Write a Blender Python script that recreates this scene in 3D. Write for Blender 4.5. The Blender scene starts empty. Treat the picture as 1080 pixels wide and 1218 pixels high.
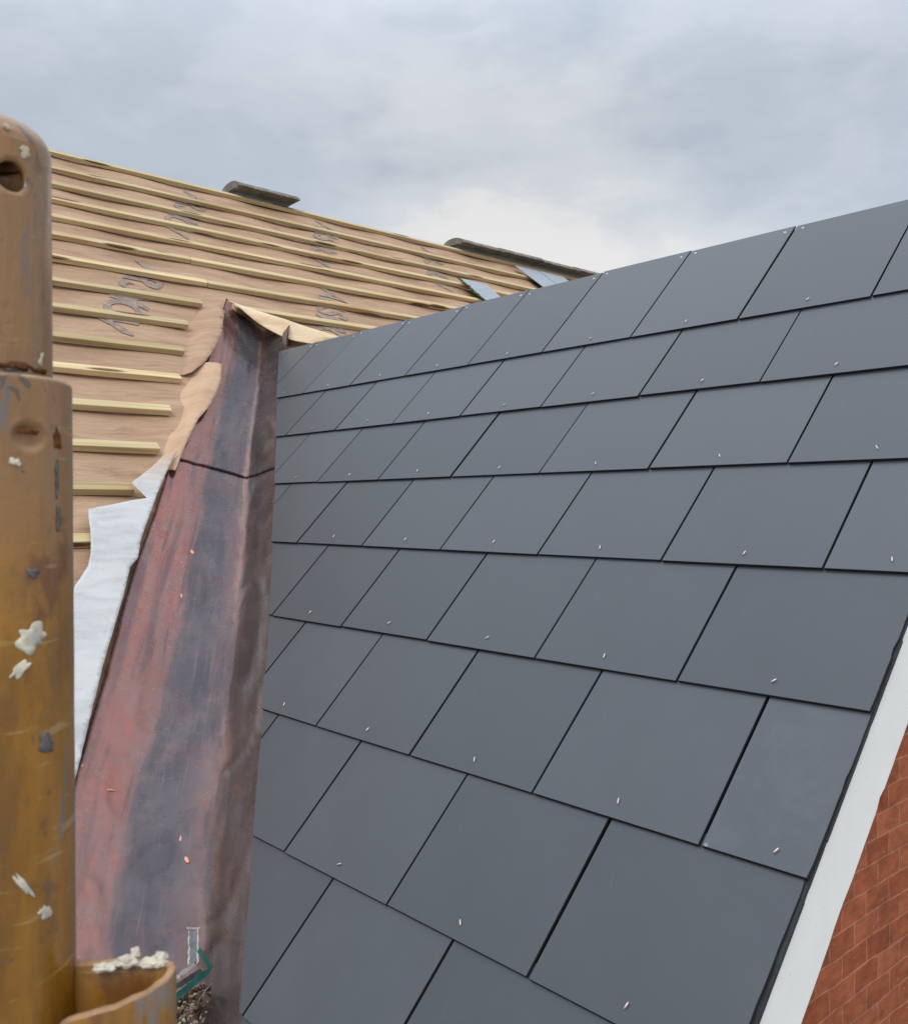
import bpy, bmesh, math, random
from mathutils import Vector, Matrix, noise
from mathutils.geometry import delaunay_2d_cdt

random.seed(11)
SC = bpy.context.scene
COL = SC.collection

# ------------------------------------------------------------------ camera
cd = bpy.data.cameras.new("camera")
cam = bpy.data.objects.new("camera", cd)
COL.objects.link(cam)
R_ = Vector((0.6651, 0.7468, -0.0039)); U_ = Vector((-0.0017, 0.0067, 1.0)); F_ = Vector((-0.7468, 0.6651, -0.0057))
cam.matrix_world = Matrix(((R_.x, U_.x, -F_.x, 0), (R_.y, U_.y, -F_.y, 0), (R_.z, U_.z, -F_.z, 0), (0, 0, 0, 1)))
cd.sensor_fit = 'HORIZONTAL'; cd.sensor_width = 36.0
cd.lens = 1109.6 / 1080 * 36.0
cd.clip_start = 0.02; cd.clip_end = 2000
cd.dof.use_dof = True; cd.dof.focus_distance = 2.3; cd.dof.aperture_fstop = 32
SC.camera = cam

# ------------------------------------------------------------------ world and sun (overcast)
SUN_DIR = Vector((0.42, -0.65, 0.64)).normalized()          # towards the sun
EL = math.asin(SUN_DIR.z); AZ = math.atan2(SUN_DIR.x, SUN_DIR.y)
w = bpy.data.worlds.new("World"); SC.world = w; w.use_nodes = True
nt = w.node_tree; nt.nodes.clear()
def N(t, **kw):
    n = nt.nodes.new(t)
    for k, v in kw.items(): setattr(n, k, v)
    return n
out = N('ShaderNodeOutputWorld'); bg = N('ShaderNodeBackground'); bg.inputs[1].default_value = 0.1
sky = N('ShaderNodeTexSky'); sky.sky_type = 'NISHITA'; sky.sun_disc = False
sky.sun_elevation = EL; sky.sun_rotation = AZ
tc = N('ShaderNodeTexCoord'); sep = N('ShaderNodeSeparateXYZ')
nt.links.new(tc.outputs['Generated'], sep.inputs[0])
def M_(op, a, b=None):
    n = N('ShaderNodeMath', operation=op)
    for i, x in enumerate((a, b)):
        if x is None: continue
        if isinstance(x, (int, float)): n.inputs[i].default_value = x
        else: nt.links.new(x, n.inputs[i])
    return n.outputs[0]
zc = M_('ADD', M_('MAXIMUM', sep.outputs[2], 0.0), 0.22)
cmb = N('ShaderNodeCombineXYZ')
nt.links.new(M_('DIVIDE', sep.outputs[0], zc), cmb.inputs[0]); nt.links.new(M_('DIVIDE', sep.outputs[1], zc), cmb.inputs[1])
def wnoise(scale, det, rough, dist=0.0, off=0.0):
    mp = N('ShaderNodeMapping'); mp.inputs['Location'].default_value = (off, off * 1.7, off * .3)
    mp.inputs['Scale'].default_value = (1, 1, 2.1); nt.links.new(tc.outputs['Generated'], mp.inputs[0])
    n = N('ShaderNodeTexNoise'); n.inputs['Scale'].default_value = scale; n.inputs['Detail'].default_value = det
    n.inputs['Roughness'].default_value = rough; n.inputs['Distortion'].default_value = dist
    nt.links.new(mp.outputs[0], n.inputs['Vector']); return n.outputs[0]
def wramp(fac, stops, interp='EASE'):
    r = N('ShaderNodeValToRGB'); r.color_ramp.interpolation = interp
    el = r.color_ramp.elements
    el[0].position, el[0].color = stops[0][0], (*stops[0][1], 1); el[1].position, el[1].color = stops[-1][0], (*stops[-1][1], 1)
    for p, c in stops[1:-1]:
        e = el.new(p); e.color = (*c, 1)
    nt.links.new(fac, r.inputs[0]); return r.outputs[0]
def wmix(a, b, fac, mode='MIX'):
    m = N('ShaderNodeMix', data_type='RGBA', blend_type=mode)
    for s, x in ((m.inputs[6], a), (m.inputs[7], b), (m.inputs[0], fac)):
        if isinstance(x, tuple): s.default_value = (*x, 1)
        elif isinstance(x, (int, float)): s.default_value = x
        else: nt.links.new(x, s)
    return m.outputs[2]
big = wnoise(3.1, 5, .52, .15, 2.2); fine = wnoise(9.0, 6, .56, .2, 7.7)
f_ = M_('ADD', M_('MULTIPLY', big, .66), M_('MULTIPLY', fine, .34))
cloud = wramp(f_, [(.36, (4.8, 5.4, 6.2)), (.46, (5.35, 5.95, 6.75)), (.54, (5.9, 6.45, 7.2)), (.65, (6.5, 6.98, 7.6))])
# brighter, creamier break in the cloud low over the ridge
dv = N('ShaderNodeVectorMath', operation='DOT_PRODUCT'); nt.links.new(tc.outputs['Generated'], dv.inputs[0])
dv.inputs[1].default_value = Vector((-0.70, 0.71, 0.23)).normalized()
glow = wramp(M_('ADD', dv.outputs['Value'], M_('MULTIPLY', M_('SUBTRACT', f_, .5), .09)), [(.965, (0, 0, 0)), (.99, (.36, .36, .36)), (1.0, (.8, .8, .8))])
cloud = wmix(cloud, (8.9, 8.7, 8.25), glow)
# overcast skies are brighter overhead (CIE overcast)
low = M_('MULTIPLY', M_('MAXIMUM', M_('SUBTRACT', .34, sep.outputs[2]), 0), .42)
zen = M_('ADD', M_('ADD', 0.985, low), M_('MULTIPLY', M_('MAXIMUM', M_('SUBTRACT', sep.outputs[2], .40), 0), 3.0))
zc2 = N('ShaderNodeCombineColor'); [nt.links.new(zen, zc2.inputs[i]) for i in range(3)]
cloud = wmix(cloud, zc2.outputs[0], 1.0, 'MULTIPLY')
col = wmix(cloud, sky.outputs[0], 0.08)
nt.links.new(col, bg.inputs[0]); nt.links.new(bg.outputs[0], out.inputs[0])

sd = bpy.data.lights.new("sun", 'SUN'); sd.energy = 1.5; sd.angle = math.radians(28); sd.color = (1, .965, .91)
sun = bpy.data.objects.new("sun", sd); COL.objects.link(sun)
sun.rotation_euler = SUN_DIR.to_track_quat('Z', 'Y').to_euler()

SC.view_settings.view_transform = 'Standard'; SC.view_settings.look = 'None'
SC.view_settings.exposure = 0.0; SC.view_settings.gamma = 1.0; SC.view_settings.use_curve_mapping = False

# ------------------------------------------------------------------ frames of the two roof planes
P1 = 0.80328; O1 = Vector((-2.99219, 1.90659, 0.42861))            # gable slope (slates): u along courses, t down slope, h out
D1 = Vector((0, -math.cos(P1), -math.sin(P1))); N1 = Vector((0, -math.sin(P1), math.cos(P1)))
P2 = 0.64419; O2 = Vector((-5.32383, 0, 1.96747))                  # main slope (battens): y along battens, t down slope
D2 = Vector((math.cos(P2), 0, -math.sin(P2))); N2 = Vector((math.sin(P2), 0, math.cos(P2)))
GA = 0.24397; SW = 0.305; VERGE = 2.436
def gw(u, t, h=0): return O1 + Vector((u, 0, 0)) + D1 * t + N1 * h
def mw(y, t, h=0): return O2 + Vector((0, y, 0)) + D2 * t + N2 * h
def frame(o, x, y, z):
    m = Matrix.Identity(4)
    for i in range(3): m[i][0], m[i][1], m[i][2], m[i][3] = x[i], y[i], z[i], o[i]
    return m
def gframe(u=0, t=0, h=0): return frame(gw(u, t, h), Vector((1, 0, 0)), -D1, N1)
def mframe(y=0, t=0, h=0): return frame(mw(y, t, h), Vector((0, 1, 0)), -D2, N2)
A_ = Matrix((N1, N2, (0, 0, 1)))
def valley(z):
    return A_.inverted() @ Vector((N1.dot(O1), N2.dot(O2), z))
def valley_y(t):                                                   # y of the valley on the main plane
    z = O2.z - t * math.sin(P2); return valley(z).y

# ------------------------------------------------------------------ materials
class Mat:
    def __init__(s, name):
        s.m = bpy.data.materials.new(name); s.m.use_nodes = True; s.t = s.m.node_tree
        s.b = s.t.nodes['Principled BSDF']; s.L = s.t.links.new
        s.tc = s.t.nodes.new('ShaderNodeTexCoord')
    def n(s, t, **kw):
        n = s.t.nodes.new(t)
        for k, v in kw.items(): setattr(n, k, v)
        return n
    def co(s, kind='Object', scale=(1, 1, 1), loc=(0, 0, 0), rot=(0, 0, 0)):
        mp = s.n('ShaderNodeMapping'); mp.inputs['Scale'].default_value = scale; mp.inputs['Location'].default_value = loc
        mp.inputs['Rotation'].default_value = rot
        s.L(s.tc.outputs[kind], mp.inputs[0]); return mp.outputs[0]
    def noise(s, v, scale=5, det=4, rough=.55, dist=0):
        n = s.n('ShaderNodeTexNoise'); n.inputs['Scale'].default_value = scale; n.inputs['Detail'].default_value = det
        n.inputs['Roughness'].default_value = rough; n.inputs['Distortion'].default_value = dist
        s.L(v, n.inputs['Vector']); return n.outputs[0]
    def vor(s, v, scale=5, feat='F1', outp=0, rnd=1):
        n = s.n('ShaderNodeTexVoronoi', feature=feat); n.inputs['Scale'].default_value = scale
        n.inputs['Randomness'].default_value = rnd
        s.L(v, n.inputs['Vector']); return n.outputs[outp]
    def ramp(s, f, stops, interp='LINEAR'):
        r = s.n('ShaderNodeValToRGB'); r.color_ramp.interpolation = interp; el = r.color_ramp.elements
        cv = lambda c: (c, c, c, 1) if isinstance(c, (int, float)) else (*c, 1)
        el[0].position, el[0].color = stops[0][0], cv(stops[0][1]); el[1].position, el[1].color = stops[-1][0], cv(stops[-1][1])
        for p, c in stops[1:-1]:
            e = el.new(p); e.color = cv(c)
        s.L(f, r.inputs[0]); return r.outputs[0]
    def mix(s, a, b, f, mode='MIX'):
        m = s.n('ShaderNodeMix', data_type='RGBA', blend_type=mode)
        for k, x in ((m.inputs[6], a), (m.inputs[7], b), (m.inputs[0], f)):
            if isinstance(x, tuple): k.default_value = (*x, 1)
            elif isinstance(x, (int, float)): k.default_value = x
            else: s.L(x, k)
        return m.outputs[2]
    def math(s, op, a, b=0.0):
        n = s.n('ShaderNodeMath', operation=op)
        for i, x in enumerate((a, b)):
            if isinstance(x, (int, float)): n.inputs[i].default_value = x
            else: s.L(x, n.inputs[i])
        return n.outputs[0]
    def rnd(s): return s.n('ShaderNodeObjectInfo').outputs['Random']
    def sepxyz(s, v):
        n = s.n('ShaderNodeSeparateXYZ'); s.L(v, n.inputs[0]); return n.outputs
    def set(s, color=None, rough=None, metal=None, spec=None, bump=None, bstr=.3, bdist=.002, rough_s=None, metal_s=None):
        b = s.b
        if color is not None:
            if isinstance(color, tuple): b.inputs['Base Color'].default_value = (*color, 1)
            else: s.L(color, b.inputs['Base Color'])
        for k, x in (('Roughness', rough), ('Metallic', metal), ('Specular IOR Level', spec)):
            if x is None: continue
            if isinstance(x, (int, float)): b.inputs[k].default_value = x
            else: s.L(x, b.inputs[k])
        if bump is not None:
            n = s.n('ShaderNodeBump'); n.inputs['Strength'].default_value = bstr; n.inputs['Distance'].default_value = bdist
            s.L(bump, n.inputs['Height']); s.L(n.outputs[0], b.inputs['Normal'])
        return s.m

def slate_mat(name, dusty=False):
    m = Mat(name); o = m.co('Object')
    a = m.noise(o, 7, 5, .6); f = m.noise(o, 160, 3, .6)
    r = m.rnd()
    c = m.ramp(a, [(.3, (.036, .041, .049)), (.7, (.046, .052, .061))])
    c = m.mix(c, m.ramp(r, [(0, (.78, .80, .82)), (1, (1.2, 1.19, 1.17))]), 1.0, 'MULTIPLY')
    sc = m.ramp(m.noise(m.co('Object', (2.2, 1, 1), rot=(0, 0, .5)), 34, 4, .7, 1.5), [(.62, 0.0), (.8, .14 if dusty else .09)])
    c = m.mix(c, (.30, .30, .29), sc)
    if dusty:
        d = m.ramp(m.noise(o, 11, 6, .7, .6), [(.46, 0.0), (.80, .16)])
        c = m.mix(c, (.20, .22, .235), d)
        sp = m.ramp(m.vor(o, 26), [(.05, .8), (.1, 0.0)])
        c = m.mix(c, (.5, .5, .48), m.math('MULTIPLY', sp, m.ramp(m.noise(o, 9), [(.5, 0.0), (.6, 1.0)])))
    else:
        sp = m.ramp(m.vor(o, 15), [(.03, .6), (.05, 0.0)])
        c = m.mix(c, (.5, .5, .5), m.math('MULTIPLY', sp, m.ramp(m.noise(o, 6), [(.56, 0.0), (.62, 1.0)])))
    return m.set(c, m.ramp(a, [(.3, .33), (.7, .41)]), spec=1.0, bump=m.math('ADD', f, m.math('MULTIPLY', a, 2.0)), bstr=.12, bdist=.0012)
MS = slate_mat('slate'); MSD = slate_mat('dusty_slate', True)

def wood_mat():
    m = Mat('treated_pine'); r = m.rnd()
    off = m.n('ShaderNodeVectorMath', operation='ADD'); m.L(m.tc.outputs['Object'], off.inputs[0])
    cx = m.n('ShaderNodeCombineXYZ'); m.L(m.math('MULTIPLY', r, 37.0), cx.inputs[0]); m.L(m.math('MULTIPLY', r, 11.0), cx.inputs[1]); m.L(cx.outputs[0], off.inputs[1])
    def mp(sc):
        q = m.n('ShaderNodeMapping'); q.inputs['Scale'].default_value = sc; m.L(off.outputs[0], q.inputs[0]); return q.outputs[0]
    g = m.noise(mp((1.5, 60, 60)), 1.2, 5, .6, .6); l = m.noise(mp((.8, 3, 3)), 1.5, 3)
    c = m.ramp(g, [(.3, (.44, .325, .165)), (.5, (.63, .50, .29)), (.72, (.74, .62, .40))])
    c = m.mix(c, (.38, .31, .13), m.ramp(l, [(.45, 0.0), (.75, .42)]))
    c = m.mix(c, (.42, .20, .07), m.ramp(m.noise(mp((.9, 2, 2)), 1.1, 3), [(.56, 0.0), (.7, .6)]))
    k = m.ramp(m.vor(mp((1.0, 7, 7)), 2.2), [(.15, .92), (.21, 0.0)])
    c = m.mix(c, (.10, .048, .018), k)
    c = m.mix(c, m.ramp(r, [(0, (.70, .66, .58)), (.5, (.96, .95, .93)), (1, (1.12, 1.08, 1.04))]), 1.0, 'MULTIPLY')
    return m.set(c, .75, spec=.25, bump=g, bstr=.35, bdist=.002)
MW = wood_mat()

def felt_mat(name, c0, c1, c2, streak=.5, bs=.35):
    m = Mat(name)
    a = m.noise(m.co('Object', (1, 5, 5)), 2.4, 6, .6, .6); b = m.noise(m.co('Object', (2, 22, 10)), 2.2, 5, .6, 1.0)
    f = m.noise(m.co('Object'), 260, 2, .6); w_ = m.noise(m.co('Object', (1.5, 9, 4)), 3.0, 4, .6, .8)
    c = m.ramp(a, [(.3, c0), (.52, c1), (.74, c2)])
    c = m.mix(c, c0, m.ramp(b, [(.5, 0.0), (.72, streak)]))
    return m.set(c, .8, spec=.25, bump=m.math('ADD', m.math('MULTIPLY', w_, 9.0), m.math('MULTIPLY', f, .35)), bstr=bs, bdist=.009)
MF = felt_mat('brown_membrane', (.34, .205, .125), (.46, .295, .19), (.53, .36, .24))
MFP = felt_mat('peach_membrane', (.46, .295, .185), (.56, .37, .24), (.62, .44, .30), .25, .12)
MFT = felt_mat('cream_membrane', (.62, .42, .25), (.76, .57, .38), (.80, .66, .48), .15, .1)
MFW = felt_mat('white_membrane_back', (.43, .425, .42), (.55, .545, .53), (.60, .59, .575), .12, .05)

def flat_mat(name, c, rough=.7, spec=.3, var=.18, scale=30, metal=0.0, bump=.2):
    m = Mat(name); a = m.noise(m.co('Object'), scale, 5, .6)
    lo = tuple(x * (1 - var) for x in c); hi = tuple(min(1, x * (1 + var)) for x in c)
    return m.set(m.ramp(a, [(.3, lo), (.7, hi)]), rough, metal, spec, bump=a, bstr=bump, bdist=.002)
def fold_mat():
    m = Mat('white_membrane_fold'); o = m.tc.outputs['Object']; t = m.math('MULTIPLY', m.sepxyz(o)[1], -1.0)
    a = m.noise(m.co('Object', (1, 3, 3)), 6, 5, .6, .4); b = m.noise(m.co('Object'), 34, 5, .65)
    c = m.ramp(a, [(.3, (.45, .445, .44)), (.55, (.56, .555, .545)), (.75, (.61, .60, .585))])
    c = m.mix(c, (.40, .38, .36), m.ramp(b, [(.56, 0.0), (.72, .45)]))
    tan = m.ramp(m.math('ADD', t, m.math('MULTIPLY', m.math('SUBTRACT', a, .5), .12)), [(.0, 1.0), (1.0, 1.0)])
    f = m.n('ShaderNodeMapRange'); f.inputs[1].default_value = 3.02; f.inputs[2].default_value = 3.20; f.inputs[3].default_value = .85; f.inputs[4].default_value = 0.0
    m.L(m.math('ADD', t, m.math('MULTIPLY', m.math('SUBTRACT', a, .5), .12)), f.inputs[0])
    c = m.mix(c, (.52, .36, .245), f.outputs[0])
    return m.set(c, .8, spec=.25, bump=m.math('ADD', a, m.math('MULTIPLY', b, .3)), bstr=.3, bdist=.004)
MFW = fold_mat()
MINK = flat_mat('printed_ink', (.29, .222, .182), .8, .2, .35, 40)
MEDGE = flat_mat('slate_shaded_edge', (.018, .019, .021), .8, .2)  # dark cut edges, with the shadow lines below each course put into the colour
MDECK = flat_mat('black_deck', (.012, .012, .013), .9, .1)
MUNDER = flat_mat('black_undercloak', (.022, .024, .026), .5, .4, .4, 60)
MRIV = flat_mat('rivet_copper', (.78, .62, .54), .42, .5, .25, 200, .55)
MNAIL = flat_mat('clout_nail', (.62, .62, .62), .35, .5, .2, 200, .7)
MBARE = flat_mat('bare_copper', (.80, .37, .22), .45, .5, .3, 60, .5)
MGREEN = flat_mat('green_plastic', (.055, .235, .20), .4, .5, .3, 60)
MTAPE = flat_mat('grey_foil', (.28, .28, .29), .35, .5, .3, 70, .5)
MTORN = flat_mat('torn_paper', (.72, .70, .66), .9, .2, .2, 90)
MMORT = flat_mat('white_mortar', (.60, .545, .44), .9, .15, .35, 160, 0, .5)

def copper_mat():
    m = Mat('patinated_copper'); uv = m.co('UV'); o = m.co('Object')
    x = m.sepxyz(uv)
    wob = m.math('MULTIPLY', m.math('SUBTRACT', m.noise(m.co('UV', (1.0, 1.2, 1)), 2.0, 5, .6, .3), .5), .17)
    a = m.math('ADD', x[0], wob)
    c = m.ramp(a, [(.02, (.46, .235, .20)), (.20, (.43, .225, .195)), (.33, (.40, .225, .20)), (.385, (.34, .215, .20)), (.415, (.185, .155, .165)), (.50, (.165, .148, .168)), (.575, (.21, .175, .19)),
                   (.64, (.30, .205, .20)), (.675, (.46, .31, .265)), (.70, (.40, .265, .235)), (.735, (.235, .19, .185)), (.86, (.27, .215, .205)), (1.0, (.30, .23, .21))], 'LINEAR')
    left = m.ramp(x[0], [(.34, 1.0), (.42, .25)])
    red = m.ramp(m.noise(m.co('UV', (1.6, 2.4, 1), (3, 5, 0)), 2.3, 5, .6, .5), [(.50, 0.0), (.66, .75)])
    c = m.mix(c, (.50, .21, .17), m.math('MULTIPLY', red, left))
    ch = m.ramp(m.noise(m.co('UV', (4.2, .7, 1), (8, 2, 0), (0, 0, .12)), 2.2, 5, .6, .5), [(.50, 0.0), (.62, .55)])
    c = m.mix(c, (.135, .128, .148), ch)
    wd = m.ramp(m.noise(m.co('UV', (3.6, .6, 1), (2, 7, 0), (0, 0, -.35)), 2.2, 4, .55, .3), [(.54, 0.0), (.60, .5)])  # dark wedge streaks: reflections painted into the copper colour
    c = m.mix(c, (.12, .118, .135), m.math('MULTIPLY', wd, m.ramp(x[0], [(.30, 0.0), (.42, 1.0), (.64, 1.0), (.70, .4)])))
    gy = m.ramp(m.noise(m.co('UV', (2.0, 1.5, 1), (1, 9, 0)), 3.0, 5, .65, .4), [(.46, 0.0), (.72, .5)])
    c = m.mix(c, (.34, .285, .27), gy)
    c = m.mix(c, (1.16, 1.13, 1.13), 1.0, 'MULTIPLY')
    mot = m.noise(o, 60, 6, .7); c = m.mix(c, m.ramp(mot, [(.3, (.92, .92, .92)), (.7, (1.08, 1.08, 1.07))]), 1.0, 'MULTIPLY')
    sx = m.ramp(m.noise(m.co('UV', (30, .8, 1), (0, 0, 0), (0, 0, .3)), 2.5, 4, .6, .3), [(.60, 0.0), (.67, .34)])
    c = m.mix(c, (.42, .30, .24), sx)
    sy = m.ramp(m.noise(m.co('UV', (26, 1.2, 1), (4, 0, 0), (0, 0, -.55)), 2.2, 4, .6, .3), [(.61, 0.0), (.68, .32)])
    c = m.mix(c, (.40, .33, .29), sy)
    dots = m.ramp(m.vor(o, 42), [(.035, .8), (.06, 0.0)])
    c = m.mix(c, (.62, .46, .36), m.math('MULTIPLY', dots, m.ramp(m.noise(o, 9), [(.55, 0.0), (.6, 1.0)])))
    rgh = m.ramp(m.noise(o, 14, 5, .65), [(.3, .17), (.7, .32)])
    hb = m.math('ADD', m.noise(o, 9, 1.5, .5), m.math('MULTIPLY', mot, .012))
    return m.set(c, rgh, .72, .5, bump=hb, bstr=.35, bdist=.006)
MCU = copper_mat()

def pole_mat():
    m = Mat('ochre_paint'); o = m.co('Object')
    z = m.sepxyz(o)[2]
    a = m.noise(m.co('Object', (1, 1, .35)), 26, 5, .6, .4); b = m.noise(o, 70, 5, .65)
    c = m.ramp(a, [(.3, (.185, .072, .005)), (.55, (.33, .143, .011)), (.75, (.44, .21, .026))])
    top = m.ramp(z, [(.0, 0.0), (.06, .8)])
    c = m.mix(c, (.30, .165, .085), m.math('MULTIPLY', top, .8))
    grime = m.ramp(m.noise(m.co('Object', (1, 1, .3), (2, 0, 1)), 20, 6, .7, .6), [(.50, 0.0), (.68, .75)])
    c = m.mix(c, (.115, .060, .022), grime)
    steel = m.ramp(m.noise(m.co('Object', (1.6, 1.6, .35), (5, 3, 2)), 34, 6, .72, .4), [(.60, 0.0), (.64, .8)])
    c = m.mix(c, (.155, .145, .14), steel)
    rust = m.ramp(m.noise(m.co('Object', (1, 1, .7), (9, 3, 4)), 30, 6, .7), [(.57, 0.0), (.66, .75)])
    c = m.mix(c, (.14, .05, .018), rust)
    chip = m.ramp(m.noise(m.co('Object', (1, 1, .6), (6, 1, 8)), 95, 4, .6, .8), [(.625, 0.0), (.64, .85)])
    c = m.mix(c, (.10, .075, .06), m.math('MULTIPLY', chip, m.ramp(m.noise(m.co('Object', loc=(2, 8, 3)), 18, 3), [(.45, 0.0), (.6, 1.0)])))
    drip = m.ramp(m.noise(m.co('Object', (1, 1, .07), (1, 6, 2)), 75, 4, .6, .3), [(.57, 0.0), (.66, .5)])
    c = m.mix(c, (.16, .075, .015), drip)
    sp = m.ramp(m.vor(o, 120), [(.10, .9), (.18, 0.0)])
    c = m.mix(c, (.52, .44, .30), m.math('MULTIPLY', sp, m.ramp(m.noise(m.co('Object', loc=(3, 1, 2)), 34), [(.60, 0.0), (.66, .8)])))
    dk = m.ramp(m.vor(m.co('Object', loc=(1, 2, 0)), 90), [(.10, .9), (.2, 0.0)])
    c = m.mix(c, (.06, .035, .02), m.math('MULTIPLY', dk, m.ramp(m.noise(m.co('Object', loc=(7, 1, 2)), 28), [(.56, 0.0), (.62, 1.0)])))
    scr = m.ramp(m.noise(m.co('Object', (1, 1, 9), (4, 4, 1), (.5, .2, 0)), 24, 4, .6, .3), [(.61, 0.0), (.66, .4)])
    c = m.mix(c, (.50, .36, .17), scr)
    m.b.inputs['Coat Weight'].default_value = .25; m.b.inputs['Coat Roughness'].default_value = .18
    return m.set(c, m.ramp(b, [(.3, .20), (.7, .40)]), 0, .55, bump=m.math('ADD', b, m.math('MULTIPLY', a, 1.5)), bstr=.5, bdist=.001)
MP = pole_mat()
MRIM = flat_mat('worn_rim', (.36, .21, .11), .6, .3, .35, 90)

def brick_mat():
    m = Mat('red_brick')
    x = m.sepxyz(m.tc.outputs['Object']); cx = m.n('ShaderNodeCombineXYZ')
    m.L(x[1], cx.inputs[0]); m.L(x[2], cx.inputs[1])
    wv = m.n('ShaderNodeVectorMath', operation='ADD'); m.L(cx.outputs[0], wv.inputs[0])
    sc = m.n('ShaderNodeVectorMath', operation='SCALE'); sc.inputs['Scale'].default_value = .009
    nn = m.n('ShaderNodeTexNoise'); nn.inputs['Scale'].default_value = 14; m.L(cx.outputs[0], nn.inputs['Vector'])
    m.L(nn.outputs['Color'], sc.inputs[0]); m.L(sc.outputs[0], wv.inputs[1])
    b = m.n('ShaderNodeTexBrick'); m.L(wv.outputs[0], b.inputs['Vector'])
    b.inputs['Scale'].default_value = 1.0; b.inputs['Brick Width'].default_value = .070; b.inputs['Row Height'].default_value = .0325
    b.inputs['Mortar Size'].default_value = .0013; b.inputs['Mortar Smooth'].default_value = .1; b.inputs['Bias'].default_value = 0
    b.inputs['Color1'].default_value = (.285, .076, .032, 1); b.inputs['Color2'].default_value = (.36, .108, .048, 1); b.inputs['Mortar'].default_value = (.41, .17, .105, 1)
    b.offset = .5
    v = m.noise(m.co('Object', (1, 1, 2)), 22, 6, .65); f = m.noise(m.co('Object'), 180, 4, .6)
    c = m.mix(b.outputs['Color'], m.ramp(v, [(.3, (.62, .58, .55)), (.7, (1.3, 1.3, 1.3))]), 1.0, 'MULTIPLY')
    c = m.mix(c, (.16, .045, .025), m.ramp(m.noise(m.co('Object', (1, 1, 3)), 40, 5, .7), [(.62, 0.0), (.75, .6)]))
    c = m.mix(c, (.55, .36, .28), m.ramp(m.vor(m.co('Object'), 38), [(.03, .7), (.07, 0.0)]))
    h = m.math('ADD', m.math('MULTIPLY', b.outputs['Fac'], -1.2), m.math('MULTIPLY', f, .5))
    return m.set(c, .85, spec=.2, bump=m.math('ADD', h, v), bstr=.6, bdist=.003)
MBR = brick_mat()
def board_mat():
    m = Mat('white_board'); a = m.noise(m.co('Object'), 20, 5, .6); b = m.noise(m.co('Object'), 90, 4, .65)
    c = m.ramp(a, [(.3, (.84, .825, .785)), (.7, (.88, .87, .835))])
    c = m.mix(c, (.50, .42, .35), m.ramp(m.vor(m.co('Object', (1, 1, 1)), 55), [(.04, .5), (.09, 0.0)]))
    return m.set(c, .55, spec=.4, bump=b, bstr=.15, bdist=.001)
MBO = board_mat()
MSEAL = flat_mat('cream_sealant', (.80, .64, .52), .8, .2, .12, 60)

def tile_mat():
    m = Mat('weathered_ridge_tile'); o = m.co('Object')
    a = m.noise(o, 9, 6, .7); b = m.noise(o, 38, 5, .7)
    c = m.ramp(a, [(.3, (.12, .108, .095)), (.55, (.20, .182, .16)), (.75, (.30, .28, .25))])
    c = m.mix(c, (.46, .45, .40), m.ramp(b, [(.58, 0.0), (.66, .75)]))
    c = m.mix(c, (.09, .095, .06), m.ramp(m.noise(m.co('Object', loc=(4, 2, 1)), 17, 5, .7), [(.56, 0.0), (.68, .8)]))
    return m.set(c, .95, spec=.15, bump=b, bstr=.8, bdist=.006)
MT = tile_mat()
def grit_mat():
    m = Mat('grit'); r = m.n('ShaderNodeNewGeometry').outputs['Random Per Island']
    c = m.ramp(r, [(0, (.03, .02, .013)), (.4, (.10, .06, .035)), (.7, (.22, .15, .10)), (.9, (.36, .30, .24)), (1, (.55, .5, .43))], 'CONSTANT')
    return m.set(c, .9, spec=.2)
MG = grit_mat()
def ground_mat():
    m = Mat('yard'); a = m.noise(m.co('Object'), .6, 6, .6)
    return m.set(m.ramp(a, [(.35, (.24, .235, .225)), (.65, (.32, .31, .29))]), .95, spec=.2)
MGR = ground_mat()
MDUST = flat_mat('old_grey_slate', (.30, .33, .37), .4, .5, .15, 25)
MMOSS = flat_mat('mossy_edge', (.07, .11, .055), .95, .1, .5, 60)

# ------------------------------------------------------------------ helpers
def link(name, me, mat, parent=None, mw_=None, smooth=False):
    o = bpy.data.objects.new(name, me); COL.objects.link(o)
    if mat is not None and not me.materials: me.materials.append(mat)
    if parent is not None:
        o.parent = parent
        if mw_ is not None: o.matrix_local = mw_
    elif mw_ is not None: o.matrix_world = mw_
    if smooth:
        for p in me.polygons: p.use_smooth = True
    return o
def finish(bm, name='mesh'):
    me = bpy.data.meshes.new(name); bmesh.ops.recalc_face_normals(bm, faces=bm.faces); bm.to_mesh(me); bm.free(); return me
def tag(o, label=None, cat=None, group=None, kind=None):
    if label: o['label'] = label
    if cat: o['category'] = cat
    if group: o['group'] = group
    if kind: o['kind'] = kind
    return o
def empty(name, mwx):
    o = bpy.data.objects.new(name, None); o.empty_display_size = .05; COL.objects.link(o); o.matrix_world = mwx; return o
def box_bm(x0, x1, y0, y1, z0, z1, bev=0.0, bm=None):
    own = bm or bmesh.new()
    r = bmesh.ops.create_cube(own, size=1.0)
    for v in r['verts']:
        v.co = Vector(((x0 + x1) / 2 + v.co.x * (x1 - x0), (y0 + y1) / 2 + v.co.y * (y1 - y0), (z0 + z1) / 2 + v.co.z * (z1 - z0)))
    if bev: bmesh.ops.bevel(own, geom=list({e for v in r['verts'] for e in v.link_edges}), offset=bev, segments=2, affect='EDGES', profile=.6)
    return own
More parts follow.
